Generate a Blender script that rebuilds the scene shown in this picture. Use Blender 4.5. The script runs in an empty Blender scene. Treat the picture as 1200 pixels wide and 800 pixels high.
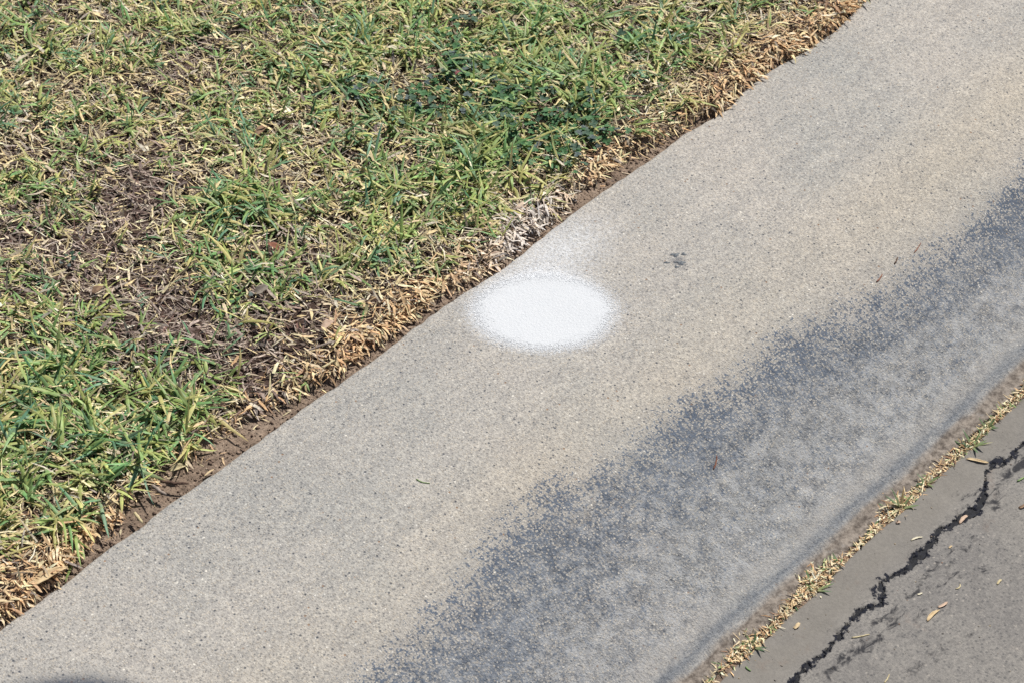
import bpy, math, random
import numpy as np
from mathutils import Vector, Matrix

random.seed(7)
RNG = np.random.default_rng(11)
SC = bpy.context.scene
COL = SC.collection

# ------------------------------------------------------------------ camera
# World: X runs along the curb, +Y goes into the lawn, Z is up; Y=0,Z=0 is the
# back edge of the curb.  s = -Y is the distance from that edge to the street.
PITCH = math.radians(42.0)
FPX = 2832.0                                  # focal length in photo pixels (85 mm)
AZ = math.radians(41.74)                      # curb runs this far right of the view
DIST = 2.55
CAM_H = DIST * math.sin(PITCH)
U = np.array([math.sin(AZ), math.cos(AZ)])
V = np.array([math.cos(AZ), -math.sin(AZ)])


def _gr(px, py, z):
    x, y = px - 600.0, 400.0 - py
    r = np.array([x, y * math.sin(PITCH) + FPX * math.cos(PITCH), y * math.cos(PITCH) - FPX * math.sin(PITCH)])
    return r[:2] * ((CAM_H - z) / -r[2])


C0 = _gr(550, 332, 0.0)


def at(px, py, z=0.0):
    """Point of the ground at height z seen at a photo pixel, in world X, Y."""
    p = _gr(px, py, z) - C0
    return float(p @ U), float(-(p @ V))


def rf2w(r, f, z):
    p = np.array([r, f])
    return Vector((float(p @ U), float(-(p @ V)), z))


cam_xy = -C0
CAM_LOC = Vector((float(cam_xy @ U), float(-(cam_xy @ V)), CAM_H))
fwd = rf2w(0, math.cos(PITCH), -math.sin(PITCH))
cam_d = bpy.data.cameras.new('camera')
cam_d.lens = FPX / 1200 * 36
cam_d.sensor_width = 36
cam_d.clip_start = 0.05
cam_d.clip_end = 500
cam_d.dof.use_dof = True
cam_d.dof.focus_distance = 2.58
cam_d.dof.aperture_fstop = 16
cam = bpy.data.objects.new('camera', cam_d)
cam.location = CAM_LOC
cam.rotation_euler = fwd.to_track_quat('-Z', 'Y').to_euler()
COL.objects.link(cam)
SC.camera = cam

# ------------------------------------------------------------------ light
SUN_EL = math.radians(53)
sun_h = rf2w(0.64, 0.77, 0).normalized()
SUN_DIR = Vector((sun_h.x * math.cos(SUN_EL), sun_h.y * math.cos(SUN_EL), math.sin(SUN_EL)))
world = bpy.data.worlds.new('World')
SC.world = world
world.use_nodes = True
wn = world.node_tree
wn.nodes.clear()
sky = wn.nodes.new('ShaderNodeTexSky')
sky.sky_type = 'NISHITA'
sky.sun_disc = False
sky.sun_elevation = SUN_EL
sky.sun_rotation = math.atan2(sun_h.x, sun_h.y)
bg = wn.nodes.new('ShaderNodeBackground')
bg.inputs[1].default_value = 0.05
wo = wn.nodes.new('ShaderNodeOutputWorld')
wn.links.new(sky.outputs[0], bg.inputs[0])
wn.links.new(bg.outputs[0], wo.inputs[0])
sun_d = bpy.data.lights.new('sun', 'SUN')
sun_d.energy = 5.0
sun_d.angle = math.radians(0.53)
sun_d.color = (1.0, 0.965, 0.90)
sun = bpy.data.objects.new('sun', sun_d)
sun.rotation_euler = SUN_DIR.to_track_quat('Z', 'Y').to_euler()
sun.location = SUN_DIR * 10
COL.objects.link(sun)
SC.view_settings.view_transform = 'Standard'
SC.view_settings.look = 'None'
SC.view_settings.gamma = 1
SC.view_settings.exposure = 0.12
SC.view_settings.use_curve_mapping = False
SC.cycles.use_denoising = False


# ------------------------------------------------------------------ helpers
def lin(c):
    c = np.asarray(c, dtype=float) / 255.0
    return np.where(c <= 0.04045, c / 12.92, ((c + 0.055) / 1.055) ** 2.4)


def l4(c, k=1.0):
    v = lin(c) * k
    return (float(v[0]), float(v[1]), float(v[2]), 1.0)


_tabs = {}


def vnoise(x, y, scale, seed=0):
    """Smooth value noise in -1..1; scale = feature size in metres."""
    if seed not in _tabs:
        _tabs[seed] = np.random.default_rng(1000 + seed).uniform(-1, 1, (256, 256))
    T = _tabs[seed]
    x = np.asarray(x, float) / scale + 91.7
    y = np.asarray(y, float) / scale + 37.3
    xi = np.floor(x).astype(int)
    yi = np.floor(y).astype(int)
    fx = x - xi
    fy = y - yi
    fx = fx * fx * (3 - 2 * fx)
    fy = fy * fy * (3 - 2 * fy)
    a = T[xi % 256, yi % 256]
    b = T[(xi + 1) % 256, yi % 256]
    c = T[xi % 256, (yi + 1) % 256]
    d = T[(xi + 1) % 256, (yi + 1) % 256]
    return (a * (1 - fx) + b * fx) * (1 - fy) + (c * (1 - fx) + d * fx) * fy


def fbm(x, y, scale, oct=4, seed=0, gain=0.5):
    s = 0
    a = 1
    n = 0
    for i in range(oct):
        s = s + a * vnoise(x, y, scale / 2 ** i, seed + i)
        n += a
        a *= gain
    return s / n


def sstep(a, b, x):
    t = np.clip((np.asarray(x, float) - a) / (b - a), 0, 1)
    return t * t * (3 - 2 * t)


def poly_dist(x, y, pts):
    """Distance to a polyline and the arclength parameter of the nearest point."""
    best = np.full(np.shape(x), 1e9)
    par = np.zeros(np.shape(x))
    acc = 0.0
    for (x0, y0), (x1, y1) in zip(pts[:-1], pts[1:]):
        dx, dy = x1 - x0, y1 - y0
        L2 = dx * dx + dy * dy + 1e-12
        t = np.clip(((x - x0) * dx + (y - y0) * dy) / L2, 0, 1)
        d = np.hypot(x - x0 - t * dx, y - y0 - t * dy)
        m = d < best
        best = np.where(m, d, best)
        par = np.where(m, acc + t * math.sqrt(L2), par)
        acc += math.sqrt(L2)
    return best, par


def mesh_np(name, verts, faces, attrs=None, color=None, smooth=True):
    """verts (N,3), faces (M,k) arrays -> mesh with float / colour attributes."""
    me = bpy.data.meshes.new(name)
    verts = np.ascontiguousarray(verts, dtype=np.float32)
    faces = np.ascontiguousarray(faces, dtype=np.int32)
    m, k = faces.shape
    me.vertices.add(len(verts))
    me.vertices.foreach_set('co', verts.ravel())
    me.loops.add(m * k)
    me.loops.foreach_set('vertex_index', faces.ravel())
    me.polygons.add(m)
    me.polygons.foreach_set('loop_start', np.arange(0, m * k, k, dtype=np.int32))
    me.polygons.foreach_set('loop_total', np.full(m, k, dtype=np.int32))
    if smooth:
        me.polygons.foreach_set('use_smooth', np.ones(m, dtype=bool))
    for n, v in (attrs or {}).items():
        a = me.attributes.new(n, 'FLOAT', 'POINT')
        a.data.foreach_set('value', np.ascontiguousarray(v, dtype=np.float32).ravel())
    if color is not None:
        a = me.attributes.new('tint', 'FLOAT_COLOR', 'POINT')
        c4 = np.ones((len(verts), 4), dtype=np.float32)
        c4[:, :3] = color
        a.data.foreach_set('color', c4.ravel())
    me.update(calc_edges=True)
    me.validate()
    return me


def link(name, me, mat, parent=None):
    o = bpy.data.objects.new(name, me)
    if mat is not None and not me.materials:
        me.materials.append(mat)
    COL.objects.link(o)
    if parent is not None:
        o.parent = parent
    return o


def tag(o, label=None, cat=None, group=None, kind=None):
    if label:
        o['label'] = label
    if cat:
        o['category'] = cat
    if group:
        o['group'] = group
    if kind:
        o['kind'] = kind
    return o


def grid_faces(nx, ny):
    i, j = np.meshgrid(np.arange(nx - 1), np.arange(ny - 1), indexing='ij')
    a = (i * ny + j).ravel()
    return np.stack([a, a + ny, a + ny + 1, a + 1], 1)


# ------------------------------------------------------------------ node materials
class NT:
    def __init__(self, name):
        self.m = bpy.data.materials.new(name)
        self.m.use_nodes = True
        self.t = self.m.node_tree
        self.t.nodes.clear()
        self.out = self.t.nodes.new('ShaderNodeOutputMaterial')
        self.obj = self.new('ShaderNodeTexCoord').outputs['Object']

    def new(self, typ, **kw):
        n = self.t.nodes.new(typ)
        for k, v in kw.items():
            setattr(n, k, v)
        return n

    def put(self, sock, v):
        if isinstance(v, bpy.types.NodeSocket):
            self.t.links.new(v, sock)
        elif v is not None:
            sock.default_value = v

    def math(self, op, a, b=None, c=None, clamp=False):
        n = self.new('ShaderNodeMath', operation=op, use_clamp=clamp)
        self.put(n.inputs[0], a)
        if b is not None:
            self.put(n.inputs[1], b)
        if c is not None:
            self.put(n.inputs[2], c)
        return n.outputs[0]

    def map(self, v, a, b, c=0.0, d=1.0, smooth=True):
        n = self.new('ShaderNodeMapRange', interpolation_type='SMOOTHSTEP' if smooth else 'LINEAR')
        self.put(n.inputs[0], v)
        for i, q in enumerate((a, b, c, d)):
            self.put(n.inputs[i + 1], q)
        return n.outputs[0]

    def mix(self, f, a, b, blend='MIX'):
        n = self.new('ShaderNodeMix', data_type='RGBA', blend_type=blend)
        self.put(n.inputs[0], f)
        self.put(n.inputs[6], a)
        self.put(n.inputs[7], b)
        return n.outputs[2]

    def scaled(self, sx, sy, sz, rot=0.0):
        n = self.new('ShaderNodeMapping')
        self.put(n.inputs[0], self.obj)
        n.inputs[2].default_value = (0, 0, rot)
        n.inputs[3].default_value = (sx, sy, sz)
        return n.outputs[0]

    def noise(self, scale, detail=4, rough=0.55, vec=None, dist=0.0):
        n = self.new('ShaderNodeTexNoise')
        self.put(n.inputs['Vector'], vec or self.obj)
        n.inputs['Scale'].default_value = scale
        n.inputs['Detail'].default_value = detail
        n.inputs['Roughness'].default_value = rough
        n.inputs['Distortion'].default_value = dist
        return n.outputs['Fac']

    def voro(self, scale, feature='F1', vec=None, rand=1.0):
        n = self.new('ShaderNodeTexVoronoi', feature=feature)
        self.put(n.inputs['Vector'], vec or self.obj)
        n.inputs['Scale'].default_value = scale
        n.inputs['Randomness'].default_value = rand
        return n

    def ramp(self, f, stops, interp='LINEAR'):
        n = self.new('ShaderNodeValToRGB')
        n.color_ramp.interpolation = interp
        el = n.color_ramp.elements
        while len(el) < len(stops):
            el.new(0.5)
        for e, (p, c) in zip(el, stops):
            e.position = p
            e.color = c
        self.put(n.inputs[0], f)
        return n.outputs[0]

    def attr(self, name, col=False):
        n = self.new('ShaderNodeAttribute', attribute_name=name)
        return n.outputs['Color'] if col else n.outputs['Fac']

    def sep(self, col):
        n = self.new('ShaderNodeSeparateColor')
        self.put(n.inputs[0], col)
        return n.outputs

    def bump(self, h, strength=1.0, dist=0.001, normal=None):
        n = self.new('ShaderNodeBump')
        n.inputs['Strength'].default_value = strength
        n.inputs['Distance'].default_value = dist
        self.put(n.inputs['Height'], h)
        if normal is not None:
            self.put(n.inputs['Normal'], normal)
        return n.outputs[0]

    def surface(self, col, rough=0.8, normal=None, spec=0.3, transl=0.0, tcol=None):
        p = self.new('ShaderNodeBsdfPrincipled')
        self.put(p.inputs['Base Color'], col)
        self.put(p.inputs['Roughness'], rough)
        self.put(p.inputs['Specular IOR Level'], spec)
        if normal is not None:
            self.put(p.inputs['Normal'], normal)
        sh = p.outputs[0]
        if transl > 0:
            t = self.new('ShaderNodeBsdfTranslucent')
            self.put(t.inputs[0], tcol if tcol is not None else col)
            mx = self.new('ShaderNodeMixShader')
            mx.inputs[0].default_value = transl
            self.t.links.new(sh, mx.inputs[1])
            self.t.links.new(t.outputs[0], mx.inputs[2])
            sh = mx.outputs[0]
        self.t.links.new(sh, self.out.inputs['Surface'])
        return self.m


def mat_concrete():
    n = NT('curb_concrete')
    stain = n.attr('stain')
    lip = n.attr('lip')
    dirt = n.attr('dirt')
    mist = n.attr('mist')
    dark_patch = n.attr('dark_patch')
    # cement paste, with broad warm and cool clouds
    cloud = n.noise(4.0, 4, 0.6)
    base = n.mix(n.map(cloud, 0.3, 0.72), l4((168, 167, 163)), l4((183, 178, 171)))
    warm = n.attr('warm')
    base = n.mix(n.math('MULTIPLY', warm, 0.8), base, l4((190, 180, 163)))
    along = n.noise(1.0, 4, 0.6, n.scaled(1.6, 38, 20))
    base = n.mix(n.map(along, 0.3, 0.7), n.mix(1.0, base, (0.93, 0.935, 0.945, 1), 'MULTIPLY'), n.mix(1.0, base, (1.04, 1.035, 1.03, 1), 'MULTIPLY'))
    mid = n.noise(70, 4, 0.65)
    base = n.mix(n.map(mid, 0.3, 0.7), n.mix(1.0, base, (0.90, 0.90, 0.91, 1), 'MULTIPLY'), n.mix(1.0, base, (1.07, 1.06, 1.05, 1), 'MULTIPLY'))
    fine = n.noise(300, 5, 0.75)
    base = n.mix(n.map(fine, 0.32, 0.70), n.mix(1.0, base, (0.66, 0.66, 0.68, 1), 'MULTIPLY'), n.mix(1.0, base, (1.2, 1.19, 1.16, 1), 'MULTIPLY'))
    # sand grains showing at the surface
    v = n.voro(420)
    rc = n.sep(v.outputs['Color'])
    grain = n.ramp(rc[0], [(0.0, l4((62, 68, 78))), (0.11, l4((104, 106, 108))), (0.24, l4((146, 138, 126))), (0.45, l4((172, 167, 160))), (0.72, l4((194, 182, 164))), (0.92, l4((212, 205, 193))), (0.985, l4((232, 229, 222)))], 'CONSTANT')
    gm = n.map(v.outputs['Distance'], 0.25, 0.55, 1.0, 0.0)
    base = n.mix(n.math('MULTIPLY', gm, 0.5), base, grain)
    # coarser aggregate, dark and rusty flecks
    v2 = n.voro(210)
    r2 = n.sep(v2.outputs['Color'])
    fl = n.math('MULTIPLY', n.map(r2[0], 0.84, 0.85), n.map(v2.outputs['Distance'], 0.14, 0.34, 1.0, 0.0))
    flc = n.ramp(r2[1], [(0.0, l4((56, 64, 78))), (0.5, l4((84, 88, 94))), (0.8, l4((140, 108, 82))), (0.9, l4((230, 224, 212)))], 'CONSTANT')
    base = n.mix(n.math('MULTIPLY', fl, 0.85), base, flc)
    # tyre-scuffed dark soot that fills the pits of the face
    pit = n.noise(300, 4, 0.72)
    big = n.noise(44, 4, 0.66)
    streak = n.noise(1.0, 4, 0.65, n.scaled(300, 85, 120, 0.12))
    d = n.math('ADD', stain, n.math('MULTIPLY', n.math('SUBTRACT', big, 0.5), 0.8))
    lane = n.noise(1.0, 4, 0.65, n.scaled(9, 90, 60))
    d = n.math('ADD', d, n.math('MULTIPLY', n.math('SUBTRACT', lane, 0.5), 0.7))
    d = n.math('ADD', d, n.math('MULTIPLY', n.math('SUBTRACT', pit, 0.5), 3.4))
    d = n.math('ADD', d, n.math('MULTIPLY', n.math('SUBTRACT', streak, 0.5), 1.1))
    v3 = n.voro(330)
    r3 = n.sep(v3.outputs['Color'])
    clean = n.math('MULTIPLY', n.map(r3[1], 0.40, 0.75), n.map(v3.outputs['Distance'], 0.25, 0.55, 1.0, 0.0))
    clean = n.math('MAXIMUM', clean, n.math('MULTIPLY', n.map(rc[1], 0.5, 0.7), gm))
    d = n.math('SUBTRACT', d, n.math('MULTIPLY', clean, 0.72))
    sf = n.math('MULTIPLY', n.map(d, 0.38, 0.68), n.map(stain, 0.02, 0.2))
    base = n.mix(n.math('MULTIPLY', sf, 0.94), base, n.mix(n.map(fine, 0.35, 0.65), l4((44, 55, 73)), l4((88, 100, 117))))
    # grey film over the whole face
    film = n.attr('film')
    base = n.mix(n.math('MULTIPLY', film, n.math('MULTIPLY', n.map(fine, 0.3, 0.7, 0.90, 0.30), n.map(clean, 0.0, 1.0, 1.0, 0.2))), base, n.mix(n.map(n.noise(60, 6, 0.80), 0.34, 0.66), l4((76, 83, 94)), l4((170, 172, 175))))
    # pale strip and bluish line at the gutter
    wob = n.noise(22, 4, 0.6)
    base = n.mix(n.math('MULTIPLY', n.math('MULTIPLY', lip, n.map(wob, 0.25, 0.65)), 0.5), base, l4((150, 147, 144)))
    blue = n.attr('blue')
    base = n.mix(n.math('MULTIPLY', n.math('MULTIPLY', blue, n.map(n.noise(1.0, 5, 0.65, n.scaled(26, 90, 60)), 0.25, 0.55, 0.25, 1.0)), 0.8), base, n.mix(n.map(fine, 0.3, 0.7), l4((78, 84, 93)), l4((118, 123, 130))))
    base = n.mix(n.math('MULTIPLY', dirt, n.map(n.noise(70, 5, 0.7), 0.05, 0.45)), base, n.mix(n.map(n.noise(150, 5, 0.7), 0.3, 0.7), l4((84, 76, 70)), l4((150, 140, 130))))
    # faint white overspray mist
    wf = n.math('ADD', mist, n.math('MULTIPLY', n.math('SUBTRACT', n.noise(380, 3, 0.65), 0.5), 1.0))
    base = n.mix(n.math('MULTIPLY', n.map(wf, 0.1, 1.0), n.map(mist, 0.02, 0.3)), base, l4((222, 225, 230)))
    # soft dark grey patches, by the tar flecks and at the near left
    bf = n.math('ADD', dark_patch, n.math('MULTIPLY', n.math('SUBTRACT', n.noise(300, 3, 0.6), 0.5), 0.7))
    base = n.mix(n.math('MULTIPLY', n.map(bf, 0.25, 0.9), 0.9), base, l4((56, 66, 82)))
    # relief
    sm = n.math('SUBTRACT', 1.0, n.math('MULTIPLY', dirt, 0.7))
    h = n.math('ADD', n.math('MULTIPLY', fine, 0.6), n.math('MULTIPLY', gm, 0.25))
    h = n.math('ADD', h, n.math('MULTIPLY', pit, n.map(film, 0.0, 1.0, 0.5, 1.2)))
    h = n.math('SUBTRACT', h, n.math('MULTIPLY', fl, 0.25))
    h = n.math('MULTIPLY', h, sm)
    nb = n.bump(h, 0.9, 0.0013)
    return n.surface(base, 0.88, nb, 0.18)


def mat_paint():
    n = NT('white_spray_paint')
    c = n.mix(n.noise(90, 3, 0.6), l4((200, 203, 207)), l4((207, 209, 212)))
    h = n.math('ADD', n.noise(420, 4, 0.7), n.math('MULTIPLY', n.noise(330, 3, 0.6), 0.5))
    return n.surface(c, 0.62, n.bump(h, 0.7, 0.0011), 0.15)


def mat_asphalt():
    n = NT('worn_asphalt')
    crk = n.attr('crack')
    smd = n.attr('smudge')
    dust = n.attr('dust')
    cl = n.noise(7, 5, 0.6)
    base = n.mix(n.map(cl, 0.3, 0.7), l4((120, 117, 115)), l4((142, 138, 133)))
    st = n.noise(1.0, 4, 0.65, n.scaled(120, 300, 200, 0.75))
    base = n.mix(n.map(st, 0.25, 0.75), n.mix(1.0, base, (0.78, 0.78, 0.79, 1), 'MULTIPLY'), n.mix(1.0, base, (1.15, 1.14, 1.12, 1), 'MULTIPLY'))
    v = n.voro(330)
    rc = n.sep(v.outputs['Color'])
    g = n.ramp(rc[0], [(0.0, l4((66, 68, 72))), (0.14, l4((106, 104, 102))), (0.5, l4((128, 125, 121))), (0.86, l4((150, 145, 138))), (0.97, l4((178, 170, 160)))], 'CONSTANT')
    rough_zone = n.math('SUBTRACT', 1.0, n.math('MULTIPLY', dust, 0.8))
    base = n.mix(n.math('MULTIPLY', n.map(v.outputs['Distance'], 0.3, 0.6, 0.5, 0.0), rough_zone), base, g)
    # silt washed along the joint
    base = n.mix(n.math('MULTIPLY', dust, n.map(n.noise(30, 4, 0.6), 0.1, 0.6, 0.45, 0.95)), base, n.mix(n.noise(240, 4, 0.65), l4((106, 102, 97)), l4((140, 135, 128))))
    rust = n.math('MULTIPLY', n.map(n.noise(18, 5, 0.7), 0.60, 0.74), 0.25)
    base = n.mix(rust, base, l4((128, 104, 88)))
    # dark oily veins
    sf = n.math('ADD', smd, n.math('MULTIPLY', n.math('SUBTRACT', n.noise(1.0, 5, 0.68, n.scaled(70, 120, 90, 0.3), 0.8), 0.5), 3.2))
    base = n.mix(n.math('MULTIPLY', n.math('MULTIPLY', n.map(sf, 0.6, 1.25), n.map(smd, 0.03, 0.3)), 0.95), base, l4((48, 48, 52)))
    cf = n.math('ADD', crk, n.math('MULTIPLY', n.math('SUBTRACT', n.noise(150, 4, 0.7), 0.5), 2.4))
    base = n.mix(n.math('MULTIPLY', n.map(cf, 0.66, 0.86), n.map(crk, 0.02, 0.2)), base, l4((30, 32, 42)))
    h = n.math('ADD', n.noise(360, 4, 0.65), n.math('MULTIPLY', st, 0.6))
    h = n.math('MULTIPLY', h, n.map(dust, 0, 1, 1.0, 0.5))
    return n.surface(base, 0.85, n.bump(h, 0.9, 0.0013), 0.2)


def mat_tar():
    n = NT('black_crack_tar')
    c = n.mix(n.map(n.noise(260, 4, 0.6), 0.35, 0.7), l4((10, 11, 18)), l4((26, 28, 37)))
    return n.surface(c, 0.7, n.bump(n.noise(420, 3, 0.6), 0.8, 0.001), 0.25)


def mat_soil():
    n = NT('dry_soil')
    a = n.noise(26, 5, 0.65)
    c = n.ramp(a, [(0.3, l4((104, 90, 80))), (0.5, l4((136, 119, 105))), (0.7, l4((160, 143, 128)))])
    c = n.mix(n.attr('humus_shade'), c, l4((78, 64, 58)))  # humus tone under the turf, darkened to paint shade into the gaps
    b = n.noise(420, 4, 0.7)
    c = n.mix(n.map(b, 0.3, 0.72), n.mix(1.0, c, (0.6, 0.6, 0.6, 1), 'MULTIPLY'), n.mix(1.0, c, (1.3, 1.28, 1.25, 1), 'MULTIPLY'))
    h = n.math('ADD', n.noise(260, 5, 0.7), n.math('MULTIPLY', n.noise(90, 3, 0.6), 1.5))
    return n.surface(c, 0.95, n.bump(h, 0.9, 0.002), 0.1)


def mat_tint(name, rough=0.6, transl=0.2, spec=0.3, var=0.25, scale=160):
    n = NT(name)
    c = n.attr('tint', True)
    f = n.noise(scale, 3, 0.6)
    lo, hi = 1 - var, 1 + var * 0.6
    c2 = n.mix(n.map(f, 0.3, 0.7), n.mix(1.0, c, (lo, lo, lo, 1), 'MULTIPLY'), n.mix(1.0, c, (hi, hi, hi, 1), 'MULTIPLY'))
    return n.surface(c2, rough, None, spec, transl)


def mat_plain(name, c1, c2, scale=200, rough=0.75, transl=0.0, bump=0.0):
    n = NT(name)
    c = n.mix(n.map(n.noise(scale, 4, 0.65), 0.3, 0.7), l4(c1), l4(c2))
    nb = n.bump(n.noise(scale * 1.6, 3, 0.6), bump, 0.0008) if bump else None
    return n.surface(c, rough, nb, 0.25, transl)


M_CONC = mat_concrete()
M_PAINT = mat_paint()
M_ROAD = mat_asphalt()
M_TAR = mat_tar()
M_SOIL = mat_soil()
M_BLADE = mat_tint('grass_blade', 0.5, 0.22, 0.35, 0.22)
M_STRAW = mat_tint('dead_straw', 0.8, 0.08, 0.2, 0.35, 260)

# ------------------------------------------------------------------ curb
EDGE_PX = [(0, 735), (33, 710), (83, 675), (127, 641), (160, 618), (200, 588), (247, 555), (280, 533), (320, 502), (357, 474), (400, 446), (443, 414), (483, 384), (517, 360), (547, 340), (587, 315), (620, 290), (649, 267), (697, 230), (743, 200), (800, 157), (836, 137), (853, 127), (868, 108), (913, 75), (943, 60), (973, 40), (1013, 0)]
_e = np.array([at(*p) for p in EDGE_PX])
EX = np.concatenate([[-60, -0.85], _e[:, 0], [0.9, 60]])
EY = np.concatenate([[0, 0], _e[:, 1], [0.0, 0]])


def edge_y(x):
    x = np.asarray(x, float)
    y = np.interp(x, EX, EY)
    near = (np.abs(x) < 3)
    return np.clip(y, -0.02, 0.02) + near * (0.0012 * vnoise(x, x * 0, 0.012, 3) + 0.0015 * vnoise(x, x * 0, 0.05, 4))


_ps = np.array([0, .10, .20, .25, .29, .33, .37, .41, .435, .455, .475, .500, .60])
_pz = np.array([0, -.0008, -.0035, -.0085, -.0185, -.037, -.059, -.0785, -.087, -.0915, -.0945, -.097, -.10])
_fs = np.linspace(0, .6, 1201)
_fz = np.interp(_fs, _ps, _pz)
_k = np.hanning(81)
_k /= _k.sum()
_fz = np.convolve(np.pad(_fz, 40, mode='edge'), _k, mode='valid')
_fz -= _fz[0]
JOINT = 0.493


def curb_z(x, s):
    z = np.interp(s, _fs, _fz)
    near = np.abs(x) < 4
    big = 0.0016 * vnoise(x, s, 0.16, 21) + 0.0007 * vnoise(x, s, 0.05, 22)
    face = sstep(.26, .36, s) * (1 - sstep(.46, .485, s))
    z = z - 0.0022 * sstep(.4685, .4725, s + near * 0.0022 * vnoise(x, s * 0, 0.03, 25))
    z = z + near * sstep(.472, .476, s) * 0.0016 * fbm(x, s, 0.012, 2, 27)
    return z + near * (big * sstep(0.0, 0.03, s) + face * 0.0007 * vnoise(x, s, 0.018, 23))


xs = np.unique(np.concatenate([-np.geomspace(1.25, 60, 26), np.arange(-1.25, 1.6, 0.004), np.geomspace(1.6, 60, 26)]))
srow = np.concatenate([np.array([0.0, 0.0, 0.0006, 0.0020, 0.0045]), np.arange(0.009, JOINT, 0.0042), [JOINT - 0.0015, JOINT, JOINT]])
X, S = np.meshgrid(xs, srow, indexing='ij')
EYX = edge_y(X)
Sreal = -EYX * np.clip(1 - S / 0.05, 0, 1) + S
Z = curb_z(X, S)
Z[:, 0] = -0.16
Z[:, 1] -= 0.0042
Z[:, 2] -= 0.0022
Z[:, 3] -= 0.0008
Z[:, -2] -= 0.0015
Z[:, -1] = -0.2
jw = (np.abs(X[:, -3:]) < 3) * 0.0015 * vnoise(X[:, -3:], X[:, -3:] * 0, 0.02, 8)
Sreal[:, -3:] += jw
Yc = -Sreal

# soot band: its upper limit along the curb
ST_PX = [(430, 815), (460, 788), (500, 748), (560, 682), (640, 592), (700, 552), (760, 518), (820, 480), (870, 452), (930, 412), (1000, 372), (1060, 338), (1100, 308), (1150, 278), (1200, 225)]


def on_curb(px, py):
    z = 0.0
    for _ in range(8):
        x, y = at(px, py, z)
        z = float(curb_z(np.array(x), np.array(-y)))
    return x, -y, z


_st = np.array([on_curb(*p)[:2] for p in ST_PX])
_o = np.argsort(_st[:, 0])
SB = np.interp(X, _st[_o, 0], _st[_o, 1])
SB = SB + 0.006 * fbm(X, S, 0.05, 3, 31)
STW = np.interp(X, [-.6, -.2, .1, .3, .5, .75], [.080, .085, .045, .040, .045, .05])
dS = S - SB
stain = sstep(-0.050, 0.010, dS) * (1 - 0.62 * sstep(STW * 0.6, STW * 1.5, dS))
stain = stain * (1 - sstep(.42, .452, S))
stain = np.clip(stain * (np.interp(X, [-.5, 0, .3, .6], [.60, .60, .68, .86]) + 0.30 * fbm(X, S, 0.07, 3, 41)), 0, 1)
stain[np.abs(X) > 1.6] *= 0.6
film = sstep(-0.02, 0.05, dS) * (1 - 0.45 * sstep(.43, .455, S))
lip = np.exp(-((S - .447 - 0.003 * vnoise(X, S * 0, 0.12, 51)) / 0.011) ** 2)
blue = np.exp(-((S - .4615 - 0.002 * vnoise(X, S * 0, 0.09, 52)) / 0.008) ** 2)
dirt = sstep(.468, .474, S + 0.004 * fbm(X, S, 0.04, 3, 53))
warm = np.exp(-((S - .255) / .06) ** 2) * (0.6 + 0.5 * fbm(X, S, 0.2, 2, 61))

PC = at(637, 367)                               # centre of the painted spot


def spot_r(x, y):
    """Radius in the spot's own ellipse: 1 at the edge of solid paint."""
    dx, dy = x - PC[0], y - PC[1]
    ca, sa = math.cos(math.radians(-47)), math.sin(math.radians(-47))
    p, q = dx * ca + dy * sa, -dx * sa + dy * ca
    return np.hypot(p / 0.064, q / 0.050), p, q


r_, p_, q_ = spot_r(X, Yc)
mx, my = at(648, 300)
mist = np.clip(np.exp(-(np.clip(r_ - 0.9, 0, None) / 0.40) ** 2) * 0.75 + 0.52 * np.exp(-(((X - mx) / 0.105) ** 2 + ((Yc - my) / 0.060) ** 2)), 0, 1)
bx, by = at(92, 808)
dxr = (X - bx) * U[0] + (-(Yc - by)) * V[0]
dfr = (X - bx) * U[1] + (-(Yc - by)) * V[1]
tx, ty_ = at(794, 305)
dark_patch = 0.62 * np.exp(-(((X - tx) / 0.012) ** 2 + ((Yc - ty_) / 0.012) ** 2))
dark_patch = dark_patch + 0.9 * np.exp(-((dxr / 0.080) ** 2 + (dfr / 0.024) ** 2))
me = mesh_np('curb', np.stack([X, Yc, Z], -1).reshape(-1, 3), grid_faces(len(xs), len(srow)), dict(stain=stain, film=film, lip=lip, blue=blue, dirt=dirt, warm=np.clip(warm, 0, 1), mist=mist, dark_patch=dark_patch))
tag(link('curb', me, M_CONC), kind='structure')

# ------------------------------------------------------------------ road
ROAD_Z = -0.0975
CR_PX = [(905, 830), (930, 800), (947, 778), (967, 763), (987, 741), (1003, 726), (1013, 715), (1030, 705), (1031, 690), (1043, 676), (1063, 665), (1077, 648), (1093, 633), (1107, 620), (1127, 605), (1147, 596), (1153, 576), (1158, 555), (1170, 541), (1187, 531), (1203, 518), (1240, 490)]
CR = [at(*p, ROAD_Z) for p in CR_PX]
CR = [(-1.5, -0.60), (-1.0, -0.53), (-0.6, -0.57)] + CR + [(0.75, -0.57), (1.2, -0.53), (1.8, -0.60)]
_crl = np.concatenate([[0], np.cumsum(np.hypot(*np.diff(np.array(CR), axis=0).T))])
CRW_PX = {4: .0062, 5: .0050, 6: .0042, 7: .0040, 8: .0030, 9: .0036, 10: .0042, 11: .0042, 12: .0034, 13: .0050, 14: .0078, 15: .0068, 16: .0072, 17: .0088, 18: .0080, 19: .0052, 20: .0040, 21: .0040, 22: .0036}
CRW = np.array([CRW_PX.get(i, .0045) for i in range(len(CR))])


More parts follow.
